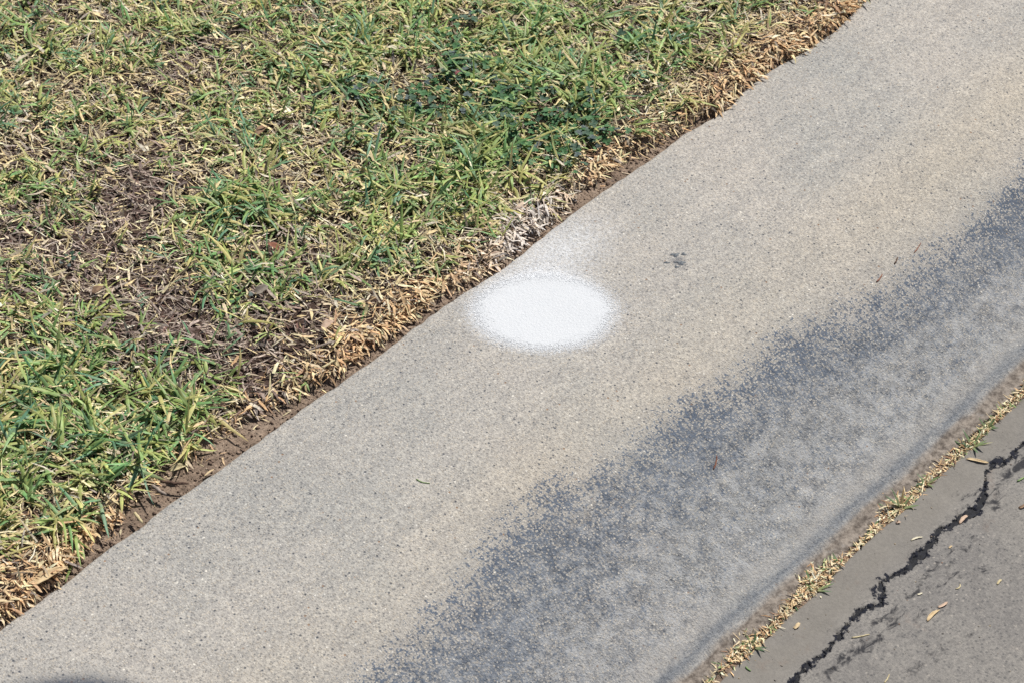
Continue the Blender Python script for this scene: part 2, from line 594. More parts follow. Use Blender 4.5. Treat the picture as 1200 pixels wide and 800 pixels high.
def crack_field(x, y):
    wx = x + 0.0078 * fbm(x, y, 0.018, 4, 71, .7) + 0.0026 * fbm(x, y, 0.006, 2, 76)
    wy = y + 0.0078 * fbm(x, y, 0.018, 4, 81, .7) + 0.0026 * fbm(x, y, 0.006, 2, 86)
    d, t = poly_dist(wx, wy, CR)
    w = 0.27 * np.interp(t, _crl, CRW) ** 1.25 / 0.005 ** 0.25 * (1 + 0.95 * vnoise(t, t * 0, 0.018, 91))
    return d, w


rx = np.unique(np.concatenate([-np.geomspace(0.4, 60, 40), np.arange(-0.4, 0.62, 0.0017), np.geomspace(0.62, 60, 40)]))
rs = np.unique(np.concatenate([[JOINT + 0.004], np.arange(JOINT + 0.006, 0.75, 0.0017), np.geomspace(0.76, 60, 40)]))
RX, RS = np.meshgrid(rx, rs, indexing='ij')
RY = -RS
nearm = ((RX > -1.8) & (RX < 2.0) & (RS < 0.95))
d, w = crack_field(RX, RY)
d = np.where(nearm, d, 1.0)


def road_base(x, s):
    n_ = (np.abs(x) < 3) & (s < 2)
    return ROAD_Z + 0.012 * np.clip(s - JOINT, 0, 4) + n_ * (0.0012 * vnoise(x, s, 0.09, 101) + 0.0005 * vnoise(x, s, 0.02, 102))


RZ = road_base(RX, RS)
groove = 1 - sstep(w * 0.6, w * 1.3, d + 0.0018 * vnoise(RX, RS, 0.0030, 97))
RZ = RZ - 0.0055 * groove
jn = np.clip((JOINT + 0.010 + 0.003 * vnoise(RX, RX * 0, 0.03, 105) - RS) / 0.006, 0, 1)
RZ = RZ - 0.004 * jn
RZ[:, 0] = -0.2
crk = np.clip(1 - (d - w) / 0.0095, 0, 1)
sm = np.zeros_like(RX)
for k, vein in [(.95, [(958, 793), (985, 776), (1000, 768), (1018, 760), (1032, 751)]), (.95, [(1028, 730), (1042, 723), (1052, 714)]), (.8, [(1056, 702), (1074, 688), (1088, 668), (1110, 656), (1126, 645), (1142, 634)]), (1.0, [(1162, 594), (1170, 572), (1184, 549), (1200, 535)]), (.9, [(1072, 724), (1086, 716)]), (.8, [(1122, 582), (1142, 577)]), (.85, [(1008, 746), (1030, 739), (1050, 735)]), (.8, [(970, 786), (974, 782)]), (.7, [(1090, 690), (1120, 672), (1150, 668)]), (.6, [(1060, 790), (1100, 765), (1140, 750)])]:
    vd, _ = poly_dist(RX + 0.005 * fbm(RX, RS, 0.02, 3, 191), RY + 0.005 * fbm(RX, RS, 0.02, 3, 194), [at(px, py, ROAD_Z) for px, py in vein])
    sm = np.maximum(sm, k * np.exp(-(vd / 0.011) ** 2))
sm = np.maximum(sm, 0.5 * np.exp(-(d / 0.018) ** 2))
dust = (1 - sstep(0.0, 0.045, RS - 0.520 - 0.03 * fbm(RX, RS, 0.1, 3, 111))) * (np.abs(RX) < 60)
dust = np.maximum(dust, 0.25 * sstep(0.1, 0.5, fbm(RX, RS, 0.15, 3, 115)))
me = mesh_np('road', np.stack([RX, RY, RZ], -1).reshape(-1, 3), grid_faces(len(rx), len(rs))[:, ::-1], dict(crack=crk, smudge=sm, dust=dust))
road = tag(link('road', me, M_ROAD), kind='structure')

# black filling of the crack, lying in the groove
fx_ = np.arange(-0.42, 0.66, 0.0025)
fs_ = np.arange(JOINT + 0.012, 0.70, 0.0025)
FX, FS = np.meshgrid(fx_, fs_, indexing='ij')
fd, fw = crack_field(FX, -FS)
FZ = road_base(FX, FS) - 0.0017 + 0.0005 * vnoise(FX, FS, 0.006, 121)
ff = grid_faces(len(fx_), len(fs_))[:, ::-1]
keep = ((fd < fw + 0.004).ravel())[ff].all(1)
ff = ff[keep]
used, inv = np.unique(ff, return_inverse=True)
me = mesh_np('crack', np.stack([FX, -FS, FZ], -1).reshape(-1, 3)[used], inv.reshape(-1, 4))
crack = link('crack', me, M_TAR, road)
crack['label'] = 'jagged black crack running along the road'

# dirt packed in the joint between curb and road
jx = np.unique(np.concatenate([np.linspace(-60, -1.5, 12), np.arange(-1.5, 1.8, 0.004), np.linspace(1.8, 60, 12)]))
js = np.linspace(JOINT - 0.004, JOINT + 0.014, 8)
JX, JS = np.meshgrid(jx, js, indexing='ij')
JZ = ROAD_Z - 0.0022 + 0.0016 * fbm(JX, JS, 0.02, 3, 131) * (np.abs(JX) < 2)
me = mesh_np('joint_dirt', np.stack([JX, -JS, JZ], -1).reshape(-1, 3), grid_faces(len(jx), len(js))[:, ::-1])
link('joint_dirt', me, M_SOIL, road)

# ------------------------------------------------------------------ lawn soil
SOIL_W = [(0, .012), (60, .010), (110, .016), (160, .026), (200, .036), (250, .034), (300, .030), (350, .022), (400, .014), (440, .018), (480, .014), (520, .013), (560, .012), (600, .012), (640, .013), (690, .018), (735, .022), (775, .014), (820, .008), (860, .003), (920, .002), (1000, .003)]
_sw = np.array([(at(px, 730 - 0.723 * px)[0], wv) for px, wv in SOIL_W])


def turf_y(x):
    """Where the turf begins, measured into the lawn from the curb."""
    x = np.asarray(x, float)
    return edge_y(x) + np.interp(x, _sw[:, 0], _sw[:, 1]) + (np.abs(x) < 4) * (0.004 * vnoise(x, x * 0, 0.022, 141) + 0.003 * vnoise(x, x * 0, 0.07, 142))


def lawn_z(x, y):
    t = y - turf_y(x)
    up = sstep(-0.004, 0.016, t)
    near = (np.abs(x) < 4) & (y < 4)
    strip = -0.0035 + 0.0022 * fbm(x, y, 0.03, 3, 151)
    lumps = 0.005 * fbm(x, y, 0.12, 3, 155) + 0.0026 * vnoise(x, y, 0.025, 158)
    return np.where(near, strip + up * (0.011 + lumps) + 0.0007 * vnoise(x, y, 0.007, 159), 0.008)


gx = np.unique(np.concatenate([-np.geomspace(1.1, 60, 26), np.arange(-1.1, 1.2, 0.005), np.geomspace(1.2, 60, 26)]))
gy = np.unique(np.concatenate([[-0.02, -0.012], np.arange(-0.006, 0.14, 0.0035), np.arange(0.14, 1.1, 0.008), np.geomspace(1.1, 60, 26)]))
GX, GY = np.meshgrid(gx, gy, indexing='ij')
GZ = lawn_z(GX, GY)
inside = sstep(-0.004, 0.001, GY - edge_y(GX))
GZ = np.where(inside > 0.5, np.minimum(GZ, 0.05), np.minimum(GZ, -0.012))
me = mesh_np('lawn_soil', np.stack([GX, GY, GZ], -1).reshape(-1, 3), grid_faces(len(gx), len(gy)), dict(humus_shade=sstep(0.0, 0.02, GY - turf_y(GX))))
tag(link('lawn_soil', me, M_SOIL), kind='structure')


# ------------------------------------------------------------------ lawn growth
def ribbons(base, az, el, L, W, curl, bend, roll, col, nseg=4, fold=0.0, prof=None, tipcol=None, basecol=None, floor=None):
    """Many thin curved blades as one vertex / face / colour set."""
    N = len(az)
    k = nseg + 1
    cols = 3 if fold else 2
    P = np.array(base, float)
    V_ = np.zeros((N, k, cols, 3))
    for i in range(k):
        t = i / nseg
        a = az + bend * t
        e = el - curl * t
        T = np.stack([np.cos(e) * np.cos(a), np.cos(e) * np.sin(a), np.sin(e)], 1)
        if i > 0:
            P = P + T * (L / nseg)[:, None]
        if floor is not None:
            P[:, 2] = np.maximum(P[:, 2], floor + 0.0006)
        side = np.stack([-np.sin(a), np.cos(a), np.zeros(N)], 1)
        nrm = np.cross(T, side)
        rr = roll * (0.4 + 0.6 * t)
        sd = side * np.cos(rr)[:, None] + nrm * np.sin(rr)[:, None]
        nn = np.cross(T, sd)
        w = (W * prof[i] / 2)[:, None]
        if cols == 2:
            V_[:, i, 0] = P - sd * w
            V_[:, i, 1] = P + sd * w
        else:
            V_[:, i, 0] = P - sd * w - nn * w * fold
            V_[:, i, 1] = P
            V_[:, i, 2] = P + sd * w - nn * w * fold
    idx = np.arange(N * k * cols).reshape(N, k, cols)
    F = []
    for c in range(cols - 1):
        q = np.stack([idx[:, :-1, c], idx[:, 1:, c], idx[:, 1:, c + 1], idx[:, :-1, c + 1]], -1)
        F.append(q.reshape(-1, 4))
    C = np.repeat(col[:, None, :], k, 1)
    if tipcol is not None:
        tt = np.linspace(0, 1, k)[None, :, None] ** 2.5
        C = C * (1 - tt) + tipcol[:, None, :] * tt
    if basecol is not None:
        tt = (1 - np.linspace(0, 1, k))[None, :, None] ** 2
        C = C * (1 - tt) + basecol[:, None, :] * tt
    C = np.repeat(C[:, :, None, :], cols, 2)
    return V_.reshape(-1, 3), np.concatenate(F), C.reshape(-1, 3)


def pick(pal, wts, n, var=0.14):
    pal = np.array([lin(c) for c in pal])
    wts = np.array(wts, float)
    i = RNG.choice(len(pal), n, p=wts / wts.sum())
    j = RNG.choice(len(pal), n, p=wts / wts.sum())
    f = RNG.random(n)[:, None] * 0.35
    return (pal[i] * (1 - f) + pal[j] * f) * (1 + var * RNG.standard_normal(n))[:, None].clip(0.5, 1.6)


def blobs(x, y, lst):
    s = np.zeros(np.shape(x))
    for (px, py, r, k) in lst:
        qx, qy = at(px, py)
        R = r * 0.00092
        dx, dy = (x - qx), (y - qy)
        rr = dx * U[0] - dy * V[0]
        ffw = dx * U[1] - dy * V[1]
        s = s + k * np.exp(-((rr / R) ** 2 + (ffw / (R * 1.35)) ** 2))
    return s


GREEN = [(570, 120, 95, .9), (450, 50, 70, .6), (690, 70, 80, .65), (800, 35, 60, .8), (620, 20, 80, .5), (80, 470, 75, 1.0), (20, 560, 70, .8), (150, 530, 80, 1.0), (235, 480, 55, .7), (250, 530, 30, .5), (60, 60, 45, .5), (20, 130, 50, .5), (330, 200, 60, .45), (290, 260, 50, .6), (460, 225, 60, .6), (545, 225, 55, .7), (285, 340, 40, .7), (405, 320, 30, .5), (90, 620, 35, .8), (390, 110, 60, .45), (150, 150, 40, .35), (620, 180, 50, .6), (720, 110, 50, .6), (35, 200, 50, .4), (850, 20, 40, .6), (240, 40, 60, .4), (480, 290, 30, .4), (100, 650, 20, .4)]
BARE = [(160, 235, 60, 1.0), (20, 285, 50, .9), (110, 320, 60, .7), (195, 395, 75, 1.0), (240, 420, 50, .8), (235, 75, 35, .7), (60, 25, 45, .6), (330, 295, 40, .7), (350, 380, 50, .8), (200, 100, 30, .5), (40, 170, 30, .5), (740, 15, 35, .5), (400, 190, 25, .4), (300, 440, 40, .8), (640, 60, 20, .3)]
TAN = [(900, 60, 60, 1.0), (980, 15, 45, 1.0), (830, 100, 35, .8), (560, 300, 34, 1.0), (480, 350, 30, 1.0), (420, 395, 34, 1.0), (20, 690, 50, 1.2), (40, 640, 40, .9), (690, 190, 35, .6), (620, 265, 35, .9), (760, 140, 25, .6), (350, 420, 40, .5), (120, 610, 25, .5)]

# region of full density: what the frame sees, plus a margin
_fr = np.array([at(-70, -60), at(-70, 800), at(1100, -60)])


def dense_mask(x, y):
    """1 where the lawn is close to the viewer's frame, falling off outside."""
    rr = (x - CAM_LOC.x) * U[0] - (y - CAM_LOC.y) * V[0]
    fw_ = (x - CAM_LOC.x) * U[1] - (y - CAM_LOC.y) * V[1]
    lat = np.abs(rr) / np.maximum(fw_, 0.1)
    return ((lat < 0.32) & (fw_ < 2.62)).astype(float)


def scatter(n_per_m2, x0=-1.2, x1=1.35, y0=0.0, y1=1.35, out=0.28):
    n = int(n_per_m2 * (x1 - x0) * (y1 - y0))
    x = RNG.uniform(x0, x1, n)
    y = RNG.uniform(y0, y1, n)
    keep = RNG.random(n) < np.maximum(dense_mask(x, y), out)
    return x[keep], y[keep]


STRAW_PAL = [(242, 226, 182), (232, 212, 164), (220, 196, 150), (198, 180, 154), (164, 152, 144), (126, 112, 106), (94, 80, 76), (224, 214, 194)]
EDGE_PAL = [(236, 206, 164), (226, 190, 146), (214, 174, 132), (240, 220, 186), (176, 142, 114), (130, 106, 90)]
PX_W = at(600, 280)


def straw_colors(x, y, n):
    bare = np.clip(blobs(x, y, BARE), 0, 1)
    tan = np.clip(blobs(x, y, TAN), 0, 1)
    t = y - turf_y(x)
    tan = tan * (1 - 0.8 * sstep(0.02, 0.06, t))
    tan = np.clip(tan + 0.5 * (1 - sstep(0.0, 0.035, t)), 0, 1)
    c1 = pick(STRAW_PAL, [20, 18, 14, 12, 9, 8, 5, 10], n)
    c2 = pick([(166, 148, 138), (140, 122, 114), (106, 88, 82), (186, 168, 156), (190, 176, 164), (214, 198, 170), (130, 98, 88)], [16, 16, 11, 15, 12, 10, 4], n)
    c3 = pick(EDGE_PAL, [22, 22, 14, 14, 10, 5], n)
    u = RNG.random(n)[:, None]
    c = np.where(u < bare[:, None] * 0.85, c2, c1)
    u = RNG.random(n)[:, None]
    c = np.where(u < tan[:, None] * 0.85, c3, c)
    # overspray whitening on the turf lip above the painted spot
    ws = np.exp(-(((x - PX_W[0] - 0.02) / 0.075) ** 2 + ((y - turf_y(x)) / 0.032) ** 2)) * RNG.uniform(0.5, 1.3, n)
    ws = np.clip(ws, 0, 0.85)[:, None]
    return c * (1 - ws) + lin((228, 222, 217)) * ws


# matted dead thatch
sv, sf, scn = [], [], []
off = 0
for (dens, Lr, Wr, zlift, elr, oo) in [(44000, (.006, .022), (.0006, .0016), .007, .28, .30), (12000, (.010, .028), (.0010, .0024), .011, .40, .25), (6000, (.008, .020), (.0020, .0040), .012, .50, .2)]:
    x, y = scatter(dens, out=oo)
    t = y - turf_y(x)
    prob = np.where(t > 0, 1.0, np.where(t > -0.008, 0.22, 0.05)) * (y > edge_y(x) + 0.001)
    k = RNG.random(len(x)) < prob
    x, y = x[k], y[k]
    n = len(x)
    z = lawn_z(x, y)
    onturf = y > turf_y(x)
    base = np.stack([x, y, z + RNG.uniform(0.0003, 1, n) * np.where(onturf, zlift, 0.002)], 1)
    az = RNG.uniform(0, 2 * math.pi, n)
    az = np.where(RNG.random(n) < 0.35, math.radians(118) + RNG.normal(0, 0.5, n), az)
    Ls = RNG.uniform(*Lr, n) * np.where(onturf, 1, 0.6)
    v_, f_, c_ = ribbons(base, az, RNG.normal(0.06, elr, n), Ls, RNG.uniform(*Wr, n), RNG.normal(0.25, 0.45, n), RNG.normal(0, 0.35, n), RNG.normal(0, 0.5, n), straw_colors(x, y, n), 2, 0, [.8, 1, .25], floor=z)
    sv.append(v_)
    sf.append(f_ + off)
    scn.append(c_)
    off += len(v_)

# fringe of tan dead blades hanging over the cut turf edge
n = 5200
x = RNG.uniform(-1.0, 1.1, n)
ty = turf_y(x)
y = ty + np.abs(RNG.normal(0.004, 0.010, n))
z = lawn_z(x, y) + RNG.uniform(0, .009, n)
k = RNG.random(n) < np.clip(0.25 + blobs(x, y, TAN), 0, 1)
x, y, z = x[k], y[k], z[k]
n = len(x)
v_, f_, c_ = ribbons(np.stack([x, y, z], 1), -math.pi / 2 + RNG.normal(0, 0.9, n), RNG.normal(0.25, 0.35, n), RNG.uniform(.007, .020, n), RNG.uniform(.0014, .0034, n), RNG.normal(0.9, 0.5, n), RNG.normal(0, 0.3, n), RNG.normal(0, 0.5, n), straw_colors(x, y, n), 3, 0, [.7, 1, .8, .2], floor=np.full(n, -0.001))
sv.append(v_)
sf.append(f_ + off)
scn.append(c_)
me = mesh_np('dead_thatch', np.concatenate(sv), np.concatenate(sf), color=np.concatenate(scn).clip(0.005, 0.9))
tag(link('dead_thatch', me, M_STRAW), 'matted dry straw and dead grass covering the lawn soil', 'dead grass', kind='stuff')

# living grass: little sprays of blades
gx_, gy_ = scatter(12500, out=0.25)
t = gy_ - turf_y(gx_)
dens = np.clip(0.40 + 0.62 * blobs(gx_, gy_, GREEN) - 0.47 * np.clip(blobs(gx_, gy_, BARE), 0, 1) - 0.50 * np.clip(blobs(gx_, gy_, TAN), 0, 1) * (1 - 0.6 * sstep(0.03, 0.07, t)), 0.02, 1.0)
dens = dens * np.clip(0.78 + 1.15 * fbm(gx_, gy_, 0.045, 2, 171), 0.08, 1.6) * np.where(t > 0.004, 1, 0) * (0.25 + 0.75 * sstep(0.004, 0.034, t))
k = RNG.random(len(gx_)) < dens
gx_, gy_ = gx_[k], gy_[k]
nt = len(gx_)
nb = RNG.integers(3, 7, nt)
ti = np.repeat(np.arange(nt), nb)
n = len(ti)
x = gx_[ti] + RNG.normal(0, .0025, n)
y = gy_[ti] + RNG.normal(0, .0025, n)
z = lawn_z(x, y)
lush = np.clip(blobs(x, y, GREEN), 0, 1)
main = RNG.uniform(0, 2 * math.pi, nt)
az = main[ti] + RNG.normal(0, 0.75, n)
tel = RNG.normal(0.38, 0.22, nt)
el = np.clip(tel[ti] + RNG.normal(0, 0.22, n), 0.02, 1.25)
Lb = np.where(RNG.random(n) < 0.10, RNG.uniform(.034, .055, n), RNG.uniform(.013, .041, n)) * (0.85 + 0.35 * lush)
Wb = RNG.uniform(.0018, .0042, n) * (0.85 + 0.25 * lush)
tc = pick([(106, 150, 94), (126, 160, 94), (84, 134, 98), (148, 172, 100), (176, 184, 110), (92, 138, 114), (198, 194, 126)], [20, 22, 14, 18, 13, 10, 7], nt, 0.12)
yel = pick([(190, 184, 118), (204, 190, 132), (218, 200, 152), (172, 172, 98)], [5, 4, 4, 4], n)
col = tc[ti] * (1 + 0.12 * RNG.standard_normal(n))[:, None].clip(0.6, 1.5)
tan_ = np.clip(blobs(x, y, TAN), 0, 1)
isy = RNG.random(n) < (0.26 - 0.20 * lush + 0.25 * tan_)
col = np.where(isy[:, None], yel, col) * 1.14
tip = np.where((RNG.random(n) < 0.3)[:, None], lin((196, 176, 126))[None], col)
bcol = col * 0.55 + lin((178, 172, 118))[None] * 0.45 * 0.8
v_, f_, c_ = ribbons(np.stack([x, y, z + RNG.uniform(.001, .009, n)], 1), az, el, Lb, Wb, RNG.normal(0.65, 0.45, n), RNG.normal(0, 0.38, n), RNG.normal(0, 0.35, n), col, 4, 0.35, [.72, 1, .92, .62, .06], tip, bcol, floor=z)
me = mesh_np('grass', v_, f_, color=c_.clip(0.004, 0.9))
tag(link('grass', me, M_BLADE), 'short patchy green lawn grass beside the curb', 'grass', kind='stuff')
print('blades', n, 'tufts', nt)

# crumbs of soil along the bare strip
def crumb_set(xs_, ys_, zs_, rs_, cols_):
    o6 = np.array([(1, 0, 0), (0, 1, 0), (-1, 0, 0), (0, -1, 0), (0, 0, 1), (0, 0, -.5)], float)
    tri = np.array([(0, 1, 4), (1, 2, 4), (2, 3, 4), (3, 0, 4), (1, 0, 5), (2, 1, 5), (3, 2, 5), (0, 3, 5)])
    n = len(xs_)
    a = RNG.uniform(0, 6.28, n)
    jit = RNG.uniform(0.6, 1.35, (n, 6, 1))
    v = o6[None] * jit * rs_[:, None, None]
    ca, sa = np.cos(a)[:, None], np.sin(a)[:, None]
    vx = v[..., 0] * ca - v[..., 1] * sa
    vy = v[..., 0] * sa + v[..., 1] * ca
    v = np.stack([vx, vy, v[..., 2] * 0.8], -1) + np.stack([xs_, ys_, zs_], 1)[:, None]
    f = tri[None] + (np.arange(n) * 6)[:, None, None]
    return v.reshape(-1, 3), f.reshape(-1, 3), np.repeat(cols_, 6, 0)


n = 6000
x = RNG.uniform(-1.0, 1.1, n)
y = edge_y(x) + RNG.random(n) ** 1.2 * (turf_y(x) - edge_y(x) + 0.012) + 0.001
cc = pick([(118, 100, 88), (92, 76, 68), (148, 128, 112), (182, 166, 148)], [5, 5, 4, 1], n)
v_, f_, c_ = crumb_set(x, y, lawn_z(x, y) + 0.0003, RNG.gamma(2.0, 0.00042, n).clip(0.0003, 0.0032), cc)
me = mesh_np('soil_crumbs', v_, f_, color=c_, smooth=False)
tag(link('soil_crumbs', me, mat_tint('soil_crumb', 0.95, 0, 0.1, 0.3, 300)), 'loose brown soil crumbs along the back of the curb', 'soil', kind='stuff')

# ------------------------------------------------------------------ painted spot
rp = 1.0
ns = 34000
a = RNG.uniform(0, 2 * math.pi, ns)
r = np.where(RNG.random(ns) < 0.62, 0.93 + RNG.normal(0, 0.11, ns), 0.90 + RNG.exponential(0.28, ns))
ca, sa = math.cos(math.radians(-47)), math.sin(math.radians(-47))
p, q = r * np.cos(a) * 0.064, r * np.sin(a) * 0.050
dx, dy = p * ca - q * sa, p * sa + q * ca
# the fan of mist drifts towards the lawn, away from the street
up = dx * U[1] + -dy * V[1]
far = np.clip((r - 0.95) / 0.5, 0, 1)
keep = (r < 2.1) & (RNG.random(ns) < np.where(up > 0, 1.0, 0.55 - 0.35 * far))
dx, dy, r, up = dx[keep], dy[keep], r[keep], up[keep]
sx, sy = PC[0] + dx, PC[1] + dy
keep = sy < edge_y(sx) - 0.002
sx, sy, r = sx[keep], sy[keep], r[keep]
ns = len(sx)
rad = RNG.uniform(0.00035, 0.0010, ns) * np.interp(r, [0.7, 1.0, 1.4, 2.2], [1.35, 1.0, 0.50, 0.36])
k5 = 5
ang = RNG.uniform(0, 6.28, ns)[:, None] + np.arange(k5)[None] * (2 * math.pi / k5)
rj = rad[:, None] * RNG.uniform(0.6, 1.3, (ns, k5))
pxs = sx[:, None] + np.cos(ang) * rj
pys = sy[:, None] + np.sin(ang) * rj
pz = curb_z(pxs, -pys) + 0.00030 + RNG.uniform(0, 0.00006, (ns, 1))
vv = np.stack([pxs, pys, pz], -1).reshape(-1, 3)
ff = np.arange(ns * k5).reshape(ns, k5)
# solid heart
hr = 44
ht = 120
H = []
for i in range(hr + 1):
    for j in range(ht):
        th = 2 * math.pi * j / ht
        rad_e = 0.94 + 0.035 * math.sin(3 * th + 1) + 0.03 * math.sin(7 * th) + 0.03 * math.sin(17 * th + 2) + 0.025 * math.sin(31 * th)
        rr = rad_e * i / hr
        pp, qq = rr * math.cos(th) * 0.064, rr * math.sin(th) * 0.050
        H.append((PC[0] + pp * ca - qq * sa, PC[1] + pp * sa + qq * ca))
H = np.array(H)
Hz = curb_z(H[:, 0], -H[:, 1]) + 0.00042
HF = []
for i in range(hr):
    for j in range(ht):
        b0, b1 = i * ht + j, i * ht + (j + 1) % ht
        HF.append((b0, b0 + ht, b1 + ht, b1))
meP = bpy.data.meshes.new('paint_spot')
nv = len(vv)
meP.from_pydata(np.concatenate([vv, np.column_stack([H, Hz])]).tolist(), [], ff.tolist() + (np.array(HF) + nv).tolist())
meP.polygons.foreach_set('use_smooth', np.ones(len(meP.polygons), dtype=bool))
spot = link('paint_spot', meP, M_PAINT)
tag(spot, 'round white spray-painted spot with soft speckled edges on the concrete curb', 'paint spot')

# ------------------------------------------------------------------ small things
def bm_tube(pts, radii, sides=7):
    V_, F_ = [], []
    pts = [Vector(p) for p in pts]
    for i, p in enumerate(pts):
        t = (pts[min(i + 1, len(pts) - 1)] - pts[max(i - 1, 0)]).normalized()
        s = t.cross(Vector((0, 0, 1)))
        s = s.normalized() if s.length > 1e-6 else Vector((1, 0, 0))
        u = s.cross(t)
        for j in range(sides):
            a = 2 * math.pi * j / sides
            V_.append(p + (s * math.cos(a) + u * math.sin(a) * 0.8) * radii[i] * random.uniform(0.86, 1.14))
    n = len(pts)
    for i in range(n - 1):
        for j in range(sides):
            k = (j + 1) % sides
            F_.append((i * sides + j, i * sides + k, (i + 1) * sides + k, (i + 1) * sides + j))
    F_.append(tuple(range(sides))[::-1])
    F_.append(tuple((n - 1) * sides + j for j in range(sides)))
    return V_, F_


def surf_z(x, y, where):
    if where == 'road':
        return float(road_base(np.array(x), np.array(-y)))
    if where == 'curb':
        return float(curb_z(np.array(x), np.array(-y)))
    return float(lawn_z(np.array(x), np.array(y))) + 0.010


def where_at(px, py, where):
    z = 0.0
    for _ in range(6):
        x, y = at(px, py, z)
        z = surf_z(x, y, where)
    return x, y, z


def fin(name, V_, F_, org, mat, label, cat, group=None, parent=None):
    me = bpy.data.meshes.new(name)
    o_ = Vector(org)
    me.from_pydata([tuple(Vector(v) - o_) for v in V_], [], F_)
    me.polygons.foreach_set('use_smooth', np.ones(len(me.polygons), dtype=bool))
    o = link(name, me, mat, parent)
    o.location = o_
    if parent is None:
        tag(o, label, cat, group)
    return o


def stick(name, p0, p1, r, where, mat, label, cat='twig', bow=0.06, lift=0.0, sides=7):
    a = where_at(*p0, where)
    b = where_at(*p1, where)
    a, b = Vector(a), Vector(b)
    n = 9
    side = (b - a).cross(Vector((0, 0, 1))).normalized() * (b - a).length
    pts, rad = [], []
    for i in range(n):
        t = i / (n - 1)
        p = a.lerp(b, t) + side * bow * math.sin(t * math.pi) + side * random.uniform(-.015, .015)
        p.z = surf_z(p.x, p.y, where) + r * 0.8 + lift * t
        pts.append(p)
        rad.append(r * (1.05 - 0.35 * t) * (1.18 if i in (3, 6) else 1.0) * (0.7 if i in (0, n - 1) else 1))
    V_, F_ = bm_tube(pts, rad, sides)
    return fin(name, V_, F_, a, mat, label, cat)


def leaf(name, p0, p1, wid, where, mat, label, cat='leaf', curl=0.5, lift=0.004, group=None):
    """A dry leaf or flat chaff flake: closed thin body with a midrib fold and curled sides."""
    a = Vector(where_at(*p0, where))
    b = Vector(where_at(*p1, where))
    if cat in ('straw', 'husk'):
        wid *= 0.72
    d = b - a
    L = d.length
    t_ = d.normalized()
    s_ = t_.cross(Vector((0, 0, 1))).normalized()
    nu, nv_ = 9, 7
    top = []
    for i in range(nu):
        u = i / (nu - 1)
        w = wid * 0.5 * (math.sin(math.pi * min(1, u * 0.92 + 0.07)) ** (0.28 if cat in ('straw', 'husk') else 0.7) + 0.04) * random.uniform(.8, 1.12)
        for j in range(nv_):
            v = j / (nv_ - 1) * 2 - 1
            th = v * curl
            off_s = w * (math.sin(th) / max(curl, 0.05))
            zz = w * (1 - math.cos(th)) / max(curl, .05) + abs(v) * w * 0.10 + lift * (math.sin(u * math.pi * 0.9) * 0.35 + u * u * 0.6)
            zz += 0.04 * wid * math.sin(7 * u + 3 * v)
            p = a + t_ * (L * (u + (0.07 * math.sin(5 * v + a.x * 900) if i in (0, nu - 1) else 0))) + s_ * (off_s + 0.10 * L * math.sin(u * 2.6 + a.x * 700))
            p.z = a.z + (b.z - a.z) * u + 0.0006 + zz
            top.append(p)
    V_ = top + [p - Vector((0, 0, 0.0004)) for p in top]
    n = len(top)
    F_ = []
    for i in range(nu - 1):
        for j in range(nv_ - 1):
            q = i * nv_ + j
            F_.append((q, q + 1, q + nv_ + 1, q + nv_))
            F_.append((n + q, n + q + nv_, n + q + nv_ + 1, n + q + 1))
    rim = [j for j in range(nv_)] + [i * nv_ + nv_ - 1 for i in range(1, nu)] + [(nu - 1) * nv_ + j for j in range(nv_ - 2, -1, -1)] + [i * nv_ for i in range(nu - 2, 0, -1)]
    for i in range(len(rim)):
        p, q = rim[i], rim[(i + 1) % len(rim)]
        F_.append((q, p, n + p, n + q))
    return fin(name, V_, F_, a, mat, label, cat, group)


K_TAN = mat_plain('tan_chaff', (198, 172, 132), (222, 200, 162), 220, 0.7, 0.1)
K_PINK = mat_plain('pinkish_chaff', (190, 162, 140), (214, 188, 166), 220, 0.7, 0.1)
K_WHITE = mat_plain('bleached_straw', (210, 200, 170), (230, 222, 198), 220, 0.7, 0.1)
K_PALE = mat_plain('pale_straw', (186, 170, 132), (212, 198, 158), 240, 0.7, 0.05)
K_GREEN = mat_plain('fresh_clipping', (110, 142, 88), (150, 174, 112), 220, 0.6, 0.2)
K_BROWN = mat_plain('brown_leaf', (116, 92, 74), (156, 128, 104), 160, 0.75, 0.1)
K_DARK = mat_plain('dark_twig', (66, 50, 44), (106, 84, 70), 300, 0.85, 0, 0.5)
K_GREY = mat_plain('weathered_twig', (120, 108, 100), (164, 150, 138), 300, 0.85, 0, 0.5)
K_REDT = mat_plain('reddish_twig', (112, 72, 58), (150, 104, 84), 300, 0.8, 0, 0.3)
K_GLEAF = mat_plain('grey_leaf', (128, 118, 108), (162, 152, 140), 160, 0.8, 0.05)

# litter on the road
leaf('straw', (1133, 539), (1157, 541), .0058, 'road', K_TAN, 'thick tan straw lying flat on the road beside the joint clippings', 'straw', .9, .001)
leaf('husk', (1124, 613), (1134, 606), .0062, 'road', K_PINK, 'small pinkish tan husk lying on the black road crack', 'husk', .8, .002)
leaf('straw_sliver', (1068, 633), (1081, 630), .0030, 'road', K_WHITE, 'bleached white sliver of straw above the widest bend of the crack', 'straw', .7, .001)
leaf('straw', (1088, 728), (1100, 715), .0062, 'road', K_TAN, 'stout golden piece of straw on bare grey asphalt', 'straw', .9, .001)
leaf('husk', (1099, 711), (1110, 706), .0045, 'road', K_PINK, 'pale pink pointed husk beside the stout golden straw', 'husk', .8, .001)
stick('straw', (998, 747), (1019, 743), .0008, 'road', K_PALE, 'thin long pale straw lying street-side of the crack', 'straw', .03)
leaf('straw_sliver', (1075, 696), (1081, 695), .0026, 'road', K_WHITE, 'tiny white sliver alone on asphalt beyond the crack', 'straw', .6, .0005)
